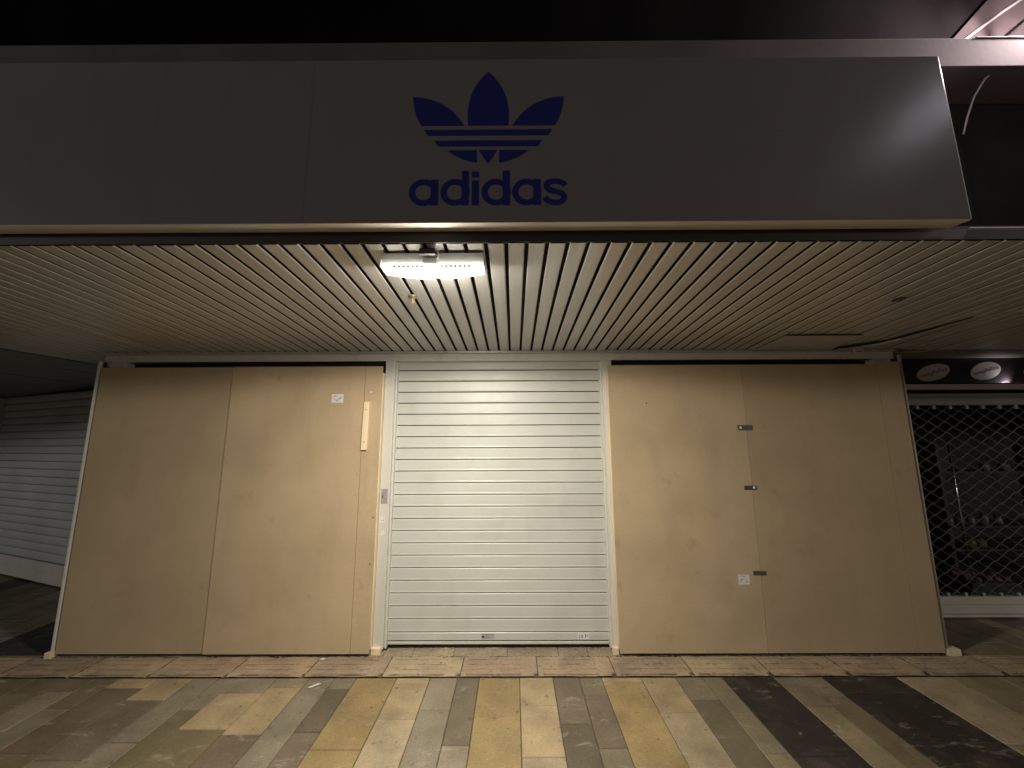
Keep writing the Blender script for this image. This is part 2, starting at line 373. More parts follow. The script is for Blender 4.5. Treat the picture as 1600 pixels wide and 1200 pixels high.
# a few scraps of litter on the paving
def litter(name, pts, z, label, material):
    g = MB(); g.prism(pts, z, z+.0016, 'z'); tag(g.build(name, material), label, 'litter')
litter('paper_scrap', [(-1.385,-.405),(-1.365,-.41),(-1.315,-.365),(-1.335,-.36)], -.005, 'thin white paper scrap on the cream slab left of the shutter', 'label')
litter('paper_scrap', [(-1.47,-.085),(-1.43,-.09),(-1.425,-.07),(-1.46,-.065)], .003, 'tiny white scrap on the grooved stones below the left boards', 'label')

# =================================================================== CEILING (slatted soffit)
SL = 0.0545
def sz(y): return 2.393 - SL*y
ceil = thing('slatted_ceiling', (0,-.8,2.44), 'grey slatted metal ceiling under the canopy above the shop front', 'ceiling')
g = MB(); p = 0.0922; gap = 0.0175; random.seed(3)
x0 = -.029 - p*52; k = 0
while x0 < 6.4:
    a, b = x0+gap/2, x0+p-gap/2
    y1 = -.02 if x0 > -3.62 and x0 < 3.3 else (.02 if x0 > 0 else .72)
    dz = random.uniform(-.0012,.0012); tilt = random.uniform(-.0010,.0010)
    if 2.95 < x0 < 3.05: tilt = .006
    # rolled edge profile in x,z: flat face with rounded turned-up edges
    prof = [(a,.0055),(a+.0008,.0030),(a+.0035,.0008),(a+.007,0),(b-.007,0),(b-.0035,.0008),(b-.0008,.0030),(b,.0055),(b-.002,.0055),(b-.003,.004),(b-.008,.002),(a+.008,.002),(a+.003,.004),(a+.002,.0055)]
    ya = -1.652; cx = (a+b)/2
    A = [g.bm.verts.new((q[0],ya,sz(ya)+q[1]+dz+(q[0]-cx)*tilt*12)) for q in prof]
    B = [g.bm.verts.new((q[0],y1,sz(y1)+q[1]+dz-(q[0]-cx)*tilt*12)) for q in prof]
    n = len(prof)
    for i in range(n): g.bm.faces.new((A[i],B[i],B[(i+1)%n],A[(i+1)%n]))
    x0 += p; k += 1
g.build('slats', 'slat', ceil)
g = MB(); g.prism([(-1.655,sz(-1.655)+.045),(.9,sz(.9)+.045),(.9,sz(.9)+.07),(-1.655,sz(-1.655)+.07)], -7.5, 3.295, 'x'); g.prism([(-1.655,sz(-1.655)+.045),(.03,sz(.03)+.045),(.03,sz(.03)+.07),(-1.655,sz(-1.655)+.07)], 3.3, 7.5, 'x'); g.build('backing', 'black', ceil)
g = MB(); g.prism([(-.032,2.374),(.0,2.374),(.0,2.3935),(-.026,2.3935),(-.026,2.380),(-.032,2.380)], -3.55, 3.28, 'x'); g.build('edge_trim', 'slat', ceil)
# plain flush panels over the left-hand shop, seam runs square to its angled front
g = MB(); g.prism([(-4.262,-.16),(-3.82,.72),(-3.52,.72),(-3.52,3.6),(-9.5,3.6),(-9.5,-1.64),(-5.0,-1.64)], 0, .004, 'z')
for v in g.bm.verts: v.co.z += sz(v.co.y) - .003
pl = g.build('plain_panel', 'plain_soffit', ceil)
g = MB()
for (xa,ya,xb,yb) in ((-4.262,-.16,-3.98,.41),(-4.56,.42,-4.1,1.33),(-5.6,.1,-4.9,1.6)):
    d = Vector((xb-xa,yb-ya,0)); nrm = Vector((-d.y,d.x,0)).normalized()*.004
    q = [(xa-nrm.x,ya-nrm.y),(xb-nrm.x,yb-nrm.y),(xb+nrm.x,yb+nrm.y),(xa+nrm.x,ya+nrm.y)]
    n0 = len(g.bm.verts); g.prism(q, 0, .0015, 'z'); g.bm.verts.ensure_lookup_table()
    for v in g.bm.verts[n0:]: v.co.z += sz(v.co.y) - .0055
g.build('panel_seam', 'black', pl)
# raised plain ceiling above the right-hand shop
g = MB(); g.box(3.3,9,.035,1.0,2.445,2.46); g.box(3.3,9,.025,.034,2.386,2.46); g.build('raised_panel', 'plain_soffit', ceil)
# access panel and sagging gap near the right corner
ap = thing('access_panel', (2.4,-.2,2.40), 'flat pale access panel set in the slats near the right end of the boards', 'panel')
g = MB(); g.prism([(2.085,-.405),(2.66,-.405),(2.72,-.036),(2.085,-.036)], 0, .006, 'z')
for v in g.bm.verts: v.co.z += sz(v.co.y) - .010
g.build('panel', 'access', ap)
g = MB(); g.prism([(2.085,-.416),(2.66,-.416),(2.66,-.4075),(2.085,-.4075)], 0, .004, 'z')
for v in g.bm.verts: v.co.z += sz(v.co.y) - .011
g.build('edge_gap', 'black', ap)
def wedge(name, pts, label, drop=.006, material='black', cat='gap', th=.003):
    g = MB(); g.prism(pts, 0, th, 'z')
    for v in g.bm.verts: v.co.z += sz(v.co.y) - drop
    return tag(g.build(name, material), label, cat)
g = MB(); g.prism([(2.665,-.036),(2.80,-.036),(3.02,-.25),(3.10,-.75),(3.085,-.75),(2.97,-.28),(2.74,-.10)], 0, .003, 'z')
for v in g.bm.verts: v.co.z += sz(v.co.y) - .007
o = g.build('sagging_gap', 'black', ap)
g = MB(); g.tube([(2.76,-.06,2.383),(2.86,-.09,2.384),(2.97,-.18,2.391),(3.03,-.33,2.40)], .006, 6); g.build('bent_edge', 'slat', ap)
wd = tag(MB().prism([(3.30,.055),(3.50,.055),(3.60,.022),(3.42,.022)], 2.376, 2.381,'z').build('yellow_tape','brass'), 'dull yellow strip at the ceiling step beside the frame corner', 'tape')
wd.data.materials[0] = mat('yellow_strip', (0.42,0.38,0.10), .6)
jb = thing('junction_box', (2.95,-.03,2.36), 'small cream junction box at the frame top near the right corner', 'box')
MB().box(2.905,2.985,-.055,-.033,2.352,2.392,.004).build('box_body', mat('cream_plastic',(0.62,0.52,0.36),.5), jb)
MB().box(2.915,2.965,-.0575,-.0555,2.360,2.366).build('slot', 'darktrim', jb)
tag(MB().lathe([(0.001,-.004),(.035,-.003),(.035,.0),(.001,.001)],(2.32,-1.04,sz(-1.04)-.001)).build('ceiling_disc', mat('rusty_disc',(0.10,0.075,0.06),.6)), 'dark brown disc on the ceiling slats above the right boards', 'disc')

# ---- sprinkler head
sp = thing('sprinkler_head', (-.583,-1.12,2.453), 'small brass sprinkler hanging from the ceiling slats behind the lamp', 'sprinkler')
c = (-.583,-1.12,2.453)
MB().lathe([(.004,.01),(.026,.0),(.027,-.006),(.012,-.010),(.010,-.016),(.004,-.016)], c).build('collar', 'brass', sp, True)
g = MB()
for s in (-1,1): g.tube([(c[0]+s*.005,c[1],c[2]-.014),(c[0]+s*.012,c[1],c[2]-.024),(c[0]+s*.010,c[1],c[2]-.036),(c[0],c[1],c[2]-.045)], .0025, 6)
g.build('yoke', 'brass', sp, True)
MB().lathe([(.001,-.044),(.018,-.046),(.018,-.049),(.001,-.050)], c).build('deflector', 'brass', sp)
MB().tube([(c[0],c[1],c[2]-.014),(c[0],c[1],c[2]-.044)], .003, 8).build('bulb', mat('glass_bulb',(0.6,0.5,0.3),.1), sp)

# =================================================================== LED LAMP
W0, W1 = LX-.235, LX+.235
lf = thing('ceiling_lamp', (LX,LY,2.46), 'lit white twin-lobed LED lamp mounted under the front of the ceiling', 'lamp')
g = MB(); g.prism([(LY-.050,2.468),(LY+.050,2.462),(LY+.052,2.455),(LY+.040,2.413),(LY-.038,2.413),(LY-.052,2.462)], W0, W1, 'x'); g.build('housing', 'housing', lf)
def lobe(xa, xb):
    g = MB(); nx, ns = 22, 10; rows = []
    for i in range(nx+1):
        t = i/nx; x = xa+(xb-xa)*t
        # one straight outer end, belly grows towards the middle of the fitting
        tt = t if xa < LX-.05 else 1-t
        dep = .013 + .028*sin(pi/2*min(1,tt/.8)) - .008*max(0,(tt-.82)/.18)**2
        rows.append([g.bm.verts.new((x, LY-.050*cos(pi*k/ns), 2.411-dep*sin(pi*k/ns))) for k in range(ns+1)])
    for i in range(nx):
        for k in range(ns): g.bm.faces.new((rows[i][k],rows[i][k+1],rows[i+1][k+1],rows[i+1][k]))
    g.bm.faces.new(rows[0]); g.bm.faces.new(rows[-1][::-1])
    return g.build('lens', 'lens', lf, True)
lobe(W0+.004, LX+.004); lobe(LX+.008, W1-.004)
for s in (-1,1):
    for i in range(7):
        cx = LX+s*(.045+.021*i); MB().box(cx-.0075,cx+.0075,LY-.0545,LY-.0485,2.396,2.408).build('diode', 'lens_dim', lf)
g = MB(); g.prism([(LY-.058,2.440),(LY-.053,2.442),(LY-.040,2.412),(LY-.045,2.408)], LX-.042, LX+.022, 'x'); g.build('bracket', 'white', lf)
MB().box(LX-.052,LX+.020,LY-.085,LY-.050,2.446,2.4745,.002).build('mounting_plate', 'darktrim', lf)
MB().tube([(LX+.018,LY-.085,2.472),(LX+.032,LY-.082,2.466),(LX+.034,LY-.074,2.446),(LX+.028,LY-.062,2.430)], .003, 6).build('wire', 'cable', lf)
for s,xx in ((-1,W0),(1,W1)):
    MB().box(min(xx,xx+s*.006),max(xx,xx+s*.006),LY-.05,LY+.05,2.406,2.452,.002).build('end_cap', 'white', lf)

# =================================================================== CANOPY FRONT, SIGN, UPPER WALL
cn = thing('canopy', (0,-1.6,2.49), 'dark canopy edge carrying the shop sign, with a plain concrete band on top', 'canopy')
MB().box(-8,8,-1.66,-1.645,2.488,2.537).build('fascia_trim', 'darktrim', cn)
MB().box(2.03,8,-1.668,-1.6605,2.5365,2.5405).build('drip_edge', 'cable', cn)
MB().box(-8,8,-1.452,-1.40,2.537,3.40).build('recess_wall', 'recess', cn)
MB().box(-8,8,-1.66,-1.45,3.375,3.535,.004).build('concrete_band', 'band', cn)
MB().box(2.25,8,-1.6625,-1.40,3.5355,3.541,.001).build('lit_ledge_edge', 'cable', cn)  # white strip only where lamplight catches the band's top edge
MB().box(-8,1.90,-1.66,-1.4505,2.5375,3.374).build('sign_backing', 'recess', cn)
g = MB(); g.box(2.19,2.255,-1.52,-1.452,2.54,3.06); g.box(2.20,2.245,-1.50,-1.452,3.06,3.37); g.build('duct', 'recess', cn)
uw = thing('upper_wall', (0,-1.3,3.54), 'dark wall above the canopy, lit pink by a lamp at its right end', 'wall')
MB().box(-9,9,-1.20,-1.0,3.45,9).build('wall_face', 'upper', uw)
MB().prism([(2.62,3.95),(3.02,3.95),(3.75,4.55),(3.75,5.0),(3.10,4.46)], -1.225, -1.205).build('glow_panel', mat('pale_glow_panel',(0.028,0.023,0.0235),1.0,spec=0,var=.2), uw)  # added pale panel, shaped and coloured as the lamp glow on the wall
MB().tube([(2.70,-1.235,3.98),(3.05,-1.235,4.24),(3.75,-1.235,4.72)], .008, 8).build('glow_streak', 'band', uw)  # added rod standing in for a streak of the lamp glow
wl = thing('wall_lamp', (2.95,-1.72,3.97), 'pinkish wall lamp above the right end of the canopy', 'lamp')
MB().box(2.90,3.00,-1.78,-1.66,3.96,4.01,.01).build('lamp_head', 'housing', wl)
MB().box(2.94,2.96,-1.66,-1.20,3.98,4.00).build('arm', 'darktrim', wl)
tag(MB().tube([(2.225,-1.56,3.10),(2.232,-1.58,3.17),(2.262,-1.60,3.27),(2.32,-1.61,3.36),(2.39,-1.61,3.412),(2.45,-1.615,3.425),(2.60,-1.62,3.435),(3.1,-1.62,3.46)], .004, 6).build('cable','cable',None,True), 'white cable curling down beside the right end of the sign', 'cable')
tag(MB().tube([(2.46,-1.66,3.385),(2.54,-1.67,3.44),(2.70,-1.68,3.54),(3.1,-1.68,3.8)], .0045, 6).build('cable','cable',None,True), 'short straight white cable crossing the band at the right edge', 'cable')

YS = -1.728
sg = thing('shop_sign', (-.1,YS,2.54), 'long flat grey shop sign with blue three-leaf emblem and lettering', 'sign')
MB().box(-6,1.962,YS,YS+.060,2.5415,3.355,.0015).build('sign_face', 'sign', sg)
g = MB(); g.prism([(-6,YS+.001),(1.96,YS+.001),(1.94,YS+.066),(-6,YS+.066)], 2.5385, 2.5412, 'z'); g.build('underside', 'signedge', sg)
g = MB(); g.box(1.9622,1.9655,YS+.001,YS+.060,2.545,3.352); g.build('end_cover', 'white', sg)
MB().box(-.9070,-.9055,YS-.0006,YS-.0001,2.5425,3.354).build('seam', 'signseam', sg)
CX = -.107; YF = YS-.0012
em = thing('emblem', (CX,YS,3.0), None, None); del_keys = None
em.parent = sg; em.matrix_parent_inverse = Matrix.Translation(-Vector(sg.location))
def flat(pts, yy=YF, name='emblem_piece', parent=None, material='blue'):
    g = MB(); g.prism(pts, yy, YS-.0002, 'y'); return g
def curve(a, c, b, n=12): # quadratic
    return [((1-t)**2*a[0]+2*t*(1-t)*c[0]+t*t*b[0], (1-t)**2*a[1]+2*t*(1-t)*c[1]+t*t*b[1]) for t in [i/n for i in range(n+1)]]
g = MB()
# middle leaf
zb = 3.009
rightc = curve((CX,3.289),(CX+.108,3.185),(CX+.090,zb),16)
leaf = rightc + [(2*CX-q[0],q[1]) for q in rightc[::-1][:-1]]
g.prism(leaf, YF, YS-.0002)
# side leaves
def side(s):
    tip = (CX+s*.342,3.158)
    top = curve(tip,(CX+s*.185,3.150),(CX+s*.108,zb),14)
    out = curve((CX+s*.298,zb),(CX+s*.335,3.065),tip,10)
    return top + out[:-1]
for s in (-1,1): g.prism(side(s), YF, YS-.0002)
# stripes with rounded lower outline
def trap(z1,w1,z2,w2): return [(CX-w1,z1),(CX+w1,z1)] + [(CX+w2,z2),(CX-w2,z2)]
g.prism(trap(2.989,.288,2.959,.268), YF, YS-.0002); g.prism(trap(2.935,.241,2.905,.222), YF, YS-.0002)
for s in (-1,1):
    arc = curve((CX+s*.182,2.886),(CX+s*.115,2.831),(CX+s*.049,2.825),10)
    g.prism(arc+[(CX+s*.049,2.886)], YF, YS-.0002)
g.prism([(CX-.041,2.886),(CX+.041,2.886),(CX+.02,2.848),(CX,2.820),(CX-.02,2.848)], YF, YS-.0002)
g.build('emblem', 'blue', sg)
bpy.data.objects.remove(em)
ZC = 2.682; RO = .0635; RI = .0365
def ring(g, cx, cz, ro, ri, yy, n=40):
    vs = []
    for i in range(n):
        a = 2*pi*i/n
        vs.append([g.bm.verts.new((cx+r*cos(a),y,cz+r*sin(a))) for r,y in ((ro,yy),(ri,yy),(ri,YS-.0002),(ro,YS-.0002))])
    for i in range(n):
        A,B = vs[i],vs[(i+1)%n]
        for k in range(4): g.bm.faces.new((A[k],B[k],B[(k+1)%4],A[(k+1)%4]))
def letter_a(cx, stem):
    g = MB(); ring(g,cx,ZC,RO,RI,YF); g.prism([(stem,2.620),(stem+.033,2.620),(stem+.033,2.7435),(stem,2.7435)], YF-.0003, YS-.0002); g.build('letter','blue',sg)
def letter_d(cx, stem):
    g = MB(); ring(g,cx,ZC,RO,RI,YF); g.prism([(stem,2.620),(stem+.031,2.620),(stem+.031,2.785),(stem,2.785)], YF-.0003, YS-.0002); g.build('letter','blue',sg)
letter_a(-.387,-.356); letter_d(-.250,-.221)
g = MB(); g.prism([(-.177,2.620),(-.146,2.620),(-.146,2.738),(-.177,2.738)],YF,YS-.0002); g.prism([(-.177,2.753),(-.146,2.753),(-.146,2.782),(-.177,2.782)],YF,YS-.0002); g.build('letter','blue',sg)
letter_d(-.071,-.042); letter_a(.062,.091)
# letter s as a thick stroke
def stroke(g, pts, w, yy):
    L_, R_ = [], []
    for i,pp in enumerate(pts):
        a = Vector(pts[max(i-1,0)]); b = Vector(pts[min(i+1,len(pts)-1)]); d = (b-a).normalized(); nrm = Vector((-d.y,d.x))*w/2
        L_.append((pp[0]+nrm.x,pp[1]+nrm.y)); R_.append((pp[0]-nrm.x,pp[1]-nrm.y))
    for i in range(len(pts)-1): g.prism([L_[i],L_[i+1],R_[i+1],R_[i]], yy, YS-.0002)
sx = .187
spts = curve((sx+.044,2.712),(sx+.028,2.7345),(sx-.004,2.7325),7)[:-1]+curve((sx-.004,2.7325),(sx-.044,2.7315),(sx-.037,2.706),7)[:-1]+curve((sx-.037,2.706),(sx-.033,2.690),(sx,2.684),6)[:-1]+curve((sx,2.684),(sx+.040,2.676),(sx+.037,2.655),7)[:-1]+curve((sx+.037,2.655),(sx+.032,2.629),(sx-.004,2.631),7)[:-1]+curve((sx-.004,2.631),(sx-.034,2.633),(sx-.046,2.657),7)
g = MB(); stroke(g, spts, .0265, YF); g.build('letter','blue',sg)

# =================================================================== SHOP FRAME
fr = thing('shop_front_frame', (0,0,0), 'pale grey metal frame around the shutter and the boarded windows', 'frame')
MB().box(-3.55,3.28,0,.10,2.312,2.374,.002).build('top_beam','frame',fr)
def post(x0,x1,z0=.03,z1=2.3115,y0=0.0): MB().box(x0,x1,y0,.10,z0,z1,.002).build('post','frame',fr)
post(-3.50,-3.37); post(-1.10,-1.02); post(.764,.845); post(3.11,3.25)
for xa,xb in ((-1.0195,-1.005),(.749,.7635)): MB().box(xa,xb,.035,.10,.02,2.311).build('guide_rail','frame',fr)
MB().box(-3.3695,-1.1005,.09,.10,.02,2.3115).build('dark_window','black',fr)
MB().box(.8455,3.1095,.09,.10,.02,2.3115).build('dark_window','black',fr)
g = MB(); g.box(-3.52,-3.50,.101,1.2,0,2.37); g.build('side_panel','frame',fr)
g = MB(); g.box(3.25,3.27,.101,.58,0,2.37); g.build('side_panel','frame',fr)
MB().box(-3.56,3.29,1.3,1.35,0,2.3).build('back_wall','black',fr)
# slim outer corner posts in front of the frame
t = thing('corner_post', (-3.54,-.05,.03), 'slim pinkish metal post at the left end of the boards', 'post')
MB().box(-3.549,-3.530,-.050,-.028,.046,2.310,.003).build('pole','frame',t)
MB().box(-3.529,-3.516,-.020,-.005,.046,2.310).build('inner_strip','darktrim',t)
t = thing('corner_post', (3.305,-.02,.03), 'slim grey metal post at the right end of the boards', 'post')
MB().tube([(3.300,-.025,.052),(3.300,-.025,2.34)], .013, 10).build('pole','frame',t,True)
def foot(x0,x1,y0,y1,z1,label): tag(MB().box(x0,x1,y0,y1,.0015,z1,.003).build('wooden_block','pine'),label,'block','wooden blocks under the posts')
foot(-3.566,-3.520,-.075,-.02,.045,'pale wooden block under the left corner post')
foot(-1.104,-1.030,-.032,.02,.050,'pale wooden block under the left side of the roller shutter')
foot(.755,.80,-.032,.02,.050,'pale wooden block under the right side of the roller shutter')
foot(3.275,3.375,-.06,.0,.050,'pale wooden block under the right corner post')

# boards
def board(x0,x1,z0,z1,yf,label,material,parts=()):
    b = tag(MB().box(x0,x1,yf,yf+.008,z0,z1,.001).build('fibreboard_panel',material),label,'board','fibreboard panels over the windows')
    return b
ZB, ZT = .024, 2.255
board(-3.515,-2.384,ZB,ZT,-.0465,'wide brown fibreboard at the far left, darker and tucked behind its neighbour','board')
board(-2.380,-1.254,ZB,ZT,-.054,'wide brown fibreboard carrying a white sticker and a pine cleat','board2')
strip_board = board(-1.2515,-1.106,ZB,ZT,-.0525,'narrow strip of fibreboard at the left edge of the shutter','board2')
right_board = board(.800,1.9235,ZB,ZT,-.054,'wide brown fibreboard directly right of the shutter','board2')
board(1.926,3.064,ZB,ZT,-.0535,'wide brown fibreboard, second to the right of the shutter','board')
board(3.0665,3.262,ZB,ZT+.02,-.0545,'narrow strip of fibreboard at the far right end','board')
# support battens behind boards (their pale edges show beside the shutter)
def batten(x0,x1,z0,z1,label,yb=-.0405): tag(MB().box(x0,x1,yb,-.0005,z0,z1,.001).build('timber_batten','pine'),label,'batten','pine battens behind the boards')
batten(-1.15,-1.100,.051,2.20,'pale pine batten edge left of the shutter')
batten(.793,.845,.051,2.20,'pale pine batten edge right of the shutter')
batten(-3.50,-3.455,.03,2.25,'pine batten behind the far left board',-.0275); batten(3.20,3.245,.03,2.25,'pine batten behind the far right board strip')
batten(-2.40,-2.36,.03,2.25,'pine batten behind the joint of the two wide left boards',-.0275); batten(1.90,1.95,.03,2.25,'pine batten behind the joint of the two wide right boards')
# cleat
t = thing('wooden_cleat', (-1.22,-.06,1.75), 'short upright pine cleat screwed over the board joint left of the shutter', 'cleat')
MB().box(-.0235,.0235,-.011,.011,-.198,.198,.002).build('bar','pine',None,xf=Matrix.Translation((-1.223,-.0655,1.752))@Matrix.Rotation(radians(.8),4,'Y')).parent=t
t.children[0].matrix_parent_inverse = Matrix.Translation(-Vector(t.location))
for zz in (1.885,1.62): MB().lathe([(.001,0),(.0045,0),(.0045,.0015),(.001,.0015)],(0,0,0),10).build('screw','steel',t,xf=Matrix.Translation((-1.223,-.0768,zz))@Matrix.Rotation(radians(90),4,'X'))
# stickers (small white labels with smudged print)
def sticker(x0,x1,z0,z1,y,marks,label):
    t = thing('paper_sticker', ((x0+x1)/2,y,(z0+z1)/2), label, 'sticker')
    MB().box(x0,x1,y-.0010,y-.0002,z0,z1).build('paper','label',t)
    g = MB()
    for (u,v,du,dv,sl) in marks:
        X = x0+(x1-x0)*u; Zz = z0+(z1-z0)*v; a = du*(x1-x0)/2; b = dv*(z1-z0)/2
        g.prism([(X-a,Zz-b-sl*a),(X+a,Zz-b+sl*a),(X+a,Zz+b+sl*a),(X-a,Zz+b-sl*a)], y-.0014, y-.0011)
    g.build('print','inkgrey',t)
sticker(-1.524,-1.425,1.945,2.018,-.0542,[(.3,.78,.2,.08,.3),(.72,.55,.18,.16,.5),(.3,.42,.35,.05,-.3),(.6,.42,.35,.05,.35),(.45,.22,.18,.12,0)],'white square sticker high on the left wide board')
sticker(1.745,1.832,.512,.585,-.0542,[(.35,.86,.3,.05,0),(.55,.78,.16,.1,-.5),(.3,.5,.22,.12,.5),(.6,.5,.3,.03,0),(.75,.27,.2,.1,-.2),(.2,.3,.1,.1,0)],'white square sticker low on the board beside the lowest steel plate')
def plate(x0,x1,z0,z1,sx_,label):
    t = thing('steel_plate', ((x0+x1)/2,-.056,(z0+z1)/2), label, 'plate', 'steel joining plates')
    MB().box(x0,x1,-.0575,-.0548,z0,z1,.0008).build('plate','steel',t)
    if sx_ is not None:
        MB().lathe([(.001,.004),(.008,.003),(.011,0),(.001,0)],(0,0,0),14).build('screw_head','white',t,xf=Matrix.Translation((sx_,-.0576,(z0+z1)/2))@Matrix.Rotation(radians(90),4,'X'))
plate(1.848,1.974,1.702,1.745,1.873,'steel joining plate, highest of the three, with a screw at its left end')
plate(1.858,1.956,1.226,1.260,1.936,'steel joining plate in the middle, with a pale screw at its right end')
plate(1.866,1.966,.580,.611,None,'steel joining plate, lowest of the three, beside the low white sticker')
# screws
random.seed(9)
def screw(x_,z_,nm,m_,par,r_=.006):
    y_ = -.0545 if x_ > 0 else -.0530
    MB().lathe([(.001,.003),(r_*.75,.002),(r_,0),(.001,0)],(0,0,0),12).build(nm,m_,par,xf=Matrix.Translation((x_,y_,z_))@Matrix.Rotation(radians(90),4,'X'))
screw(-1.195,2.035,'screw_cap','white',strip_board,.008)
screw(-1.128,1.02,'screw','darktrim',strip_board); screw(-1.135,.67,'screw','darktrim',strip_board); screw(1.11,1.93,'screw','darktrim',right_board)
# lock box and stickers on the left jamb
t = thing('lock_plate', (-1.055,-.002,1.18), 'pinkish metal lock plate on the post left of the shutter', 'lock')
MB().box(-1.088,-1.036,-.004,-.0002,1.122,1.238,.001).build('cover', mat('lock_metal',(0.40,0.35,0.34),.45,.2), t)
MB().box(-1.078,-1.071,-.0050,-.0041,1.165,1.192).build('keyhole','ink',t)
sticker(-1.088,-1.046,.975,1.02,-.0002,[(.3,.3,.15,.15,0),(.7,.3,.2,.15,0)],'small white torn sticker below the lock plate on the left post')
tag(MB().prism([(-1.088,.872),(-1.045,.876),(-1.046,.90),(-1.060,.915),(-1.075,.898)],-.0010,-.0002).build('tape_scrap','label'),'white triangular tape scrap on the post left of the shutter','tape')

# =================================================================== ROLLER SHUTTER
sh = thing('roller_shutter', (-.13,.07,0), 'closed pale grey roller shutter of wide slats between the boards', 'shutter')
g = MB(); P_ = .0962; z = .127; zt = [z+P_*i for i in range(23)]
for i,zz in enumerate(zt):
    h = P_-.004; wob = .0006*sin(i*2.3)
    pr = [(.086,zz+.002),(.0665,zz+.001),(.0655,zz+.003),(.0662,zz+.008),(.0680,zz+.014),(.0684,zz+.05),(.0690,zz+h-.008),(.0722,zz+h-.0025),(.086,zz+h-.001)]
    wob += random.uniform(-.0007,.0007)
    pr = [(y_+wob,z_) for y_,z_ in pr]
    g.prism(pr, -1.0185, .7625, 'x')
g.prism([(.086,.0625),(.069,.0625),(.068,.066),(.068,.114),(.0745,.122),(.086,.1245)], -1.0185, .7625, 'x')
g.build('curtain','shutter',sh)
MB().box(-1.018,.762,.0865,.094,.02,2.34).build('backing','darktrim',sh)
MB().box(-1.0045,.7485,.060,.079,.036,.0535,.003).build('bottom_bar','shutter',sh)
t = MB().box(-.262,-.160,.0671,.0676,.073,.112).build('maker_label','silver',sh); t['label']='grey maker label with tiny print on the bottom slat'
g = MB(); g.box(-.258,-.240,.0663,.0669,.081,.096); g.build('label_print','ink',t).matrix_parent_inverse = Matrix()
g = MB()
for a,b in ((-.258,-.192),(-.182,-.168)): g.box(a,b,.0663,.0669,.101,.106)
for r_ in range(3): g.box(-.232,-.200+.008*(r_%2),.0663,.0669,.078+.007*r_,.0805+.007*r_)
g.build('label_print','inkgrey',t).matrix_parent_inverse = Matrix()
t2 = MB().box(.498,.590,.0671,.0676,.069,.116,.0002).build('ce_label','label',sh); t2['label']='pale certification label reading CE at the right of the bottom slat'
g = MB()
def arc3(cx,cz,r,a0,a1,w_,n=12):
    for i in range(n):
        t0,t1 = a0+(a1-a0)*i/n, a0+(a1-a0)*(i+1)/n
        g.prism([(cx+(r+w_)*cos(t0),cz+(r+w_)*sin(t0)),(cx+(r+w_)*cos(t1),cz+(r+w_)*sin(t1)),(cx+(r-w_)*cos(t1),cz+(r-w_)*sin(t1)),(cx+(r-w_)*cos(t0),cz+(r-w_)*sin(t0))], .0663,.0669)
arc3(.524,.088,.0125,radians(110),radians(250),.0020); arc3(.546,.088,.0125,radians(110),radians(250),.0020)
g.box(.534,.543,.0663,.0669,.0867,.0893); g.box(.560,.565,.0663,.0669,.080,.104)
g.box(.572,.579,.0663,.0669,.090,.099)
g.build('label_print','ink',t2).matrix_parent_inverse = Matrix()
for o in sh.children: o.matrix_parent_inverse = Matrix.Translation(-Vector(sh.location))

# =================================================================== LEFT NEIGHBOUR
A = Vector((-5.025,1.356,0)); D = Vector((-1.468,.528,0)).normalized(); Nn = Vector((D.y,-D.x,0))  # along the front / towards street
ang = math.atan2(D.y, D.x)
XF = Matrix.Translation(A)@Matrix.Rotation(ang,4,'Z')   # local x runs away to the left, local -y... street side is +y
ls = thing('roller_shutter', (-5.8,1.6,0), 'closed grey roller shutter of the neighbouring shop at the far left', 'shutter')
g = MB(); z = .245; 
while z < 2.25:
    h = .0965
    g.prism([(-.010,z+.002),(.002,z+.004),(.0100,z+.020),(.0115,z+.05),(.0095,z+.075),(.002,z+.092),(-.010,z+.0945)], -1.6, 2.27, 'x'); z += h
g.build('curtain','lshut',ls,xf=XF)
MB().box(-1.6,2.27,-.02,-.011,.0,2.35).build('backing','darktrim',ls,xf=XF)
g = MB(); g.box(-1.6,2.27,-.010,.018,.135,.238,.003); g.box(-1.6,2.27,-.010,.010,.012,.130,.002); g.build('bottom_rail','rail',ls,xf=XF)
t = thing('pillar', (-7.1,2.1,0), 'pale grey pillar at the far left edge beyond the neighbouring shutter', 'pillar')
MB().box(2.275,2.9,-.05,.10,.0,2.262,.004).build('shaft', mat('pillar_paint',(0.55,0.53,0.51),.6,var=.06), t, xf=XF)
t = thing('wall', (-6,2,0), 'dark header wall above the left neighbouring shutter', 'wall')
MB().box(-1.6,6,-.35,-.03,2.255,3.0).build('wall_face','plain_soffit',t,xf=XF)
MB().box(2.9,7,-.3,-.05,0,2.25).build('wall_face','plain_soffit',t,xf=XF)

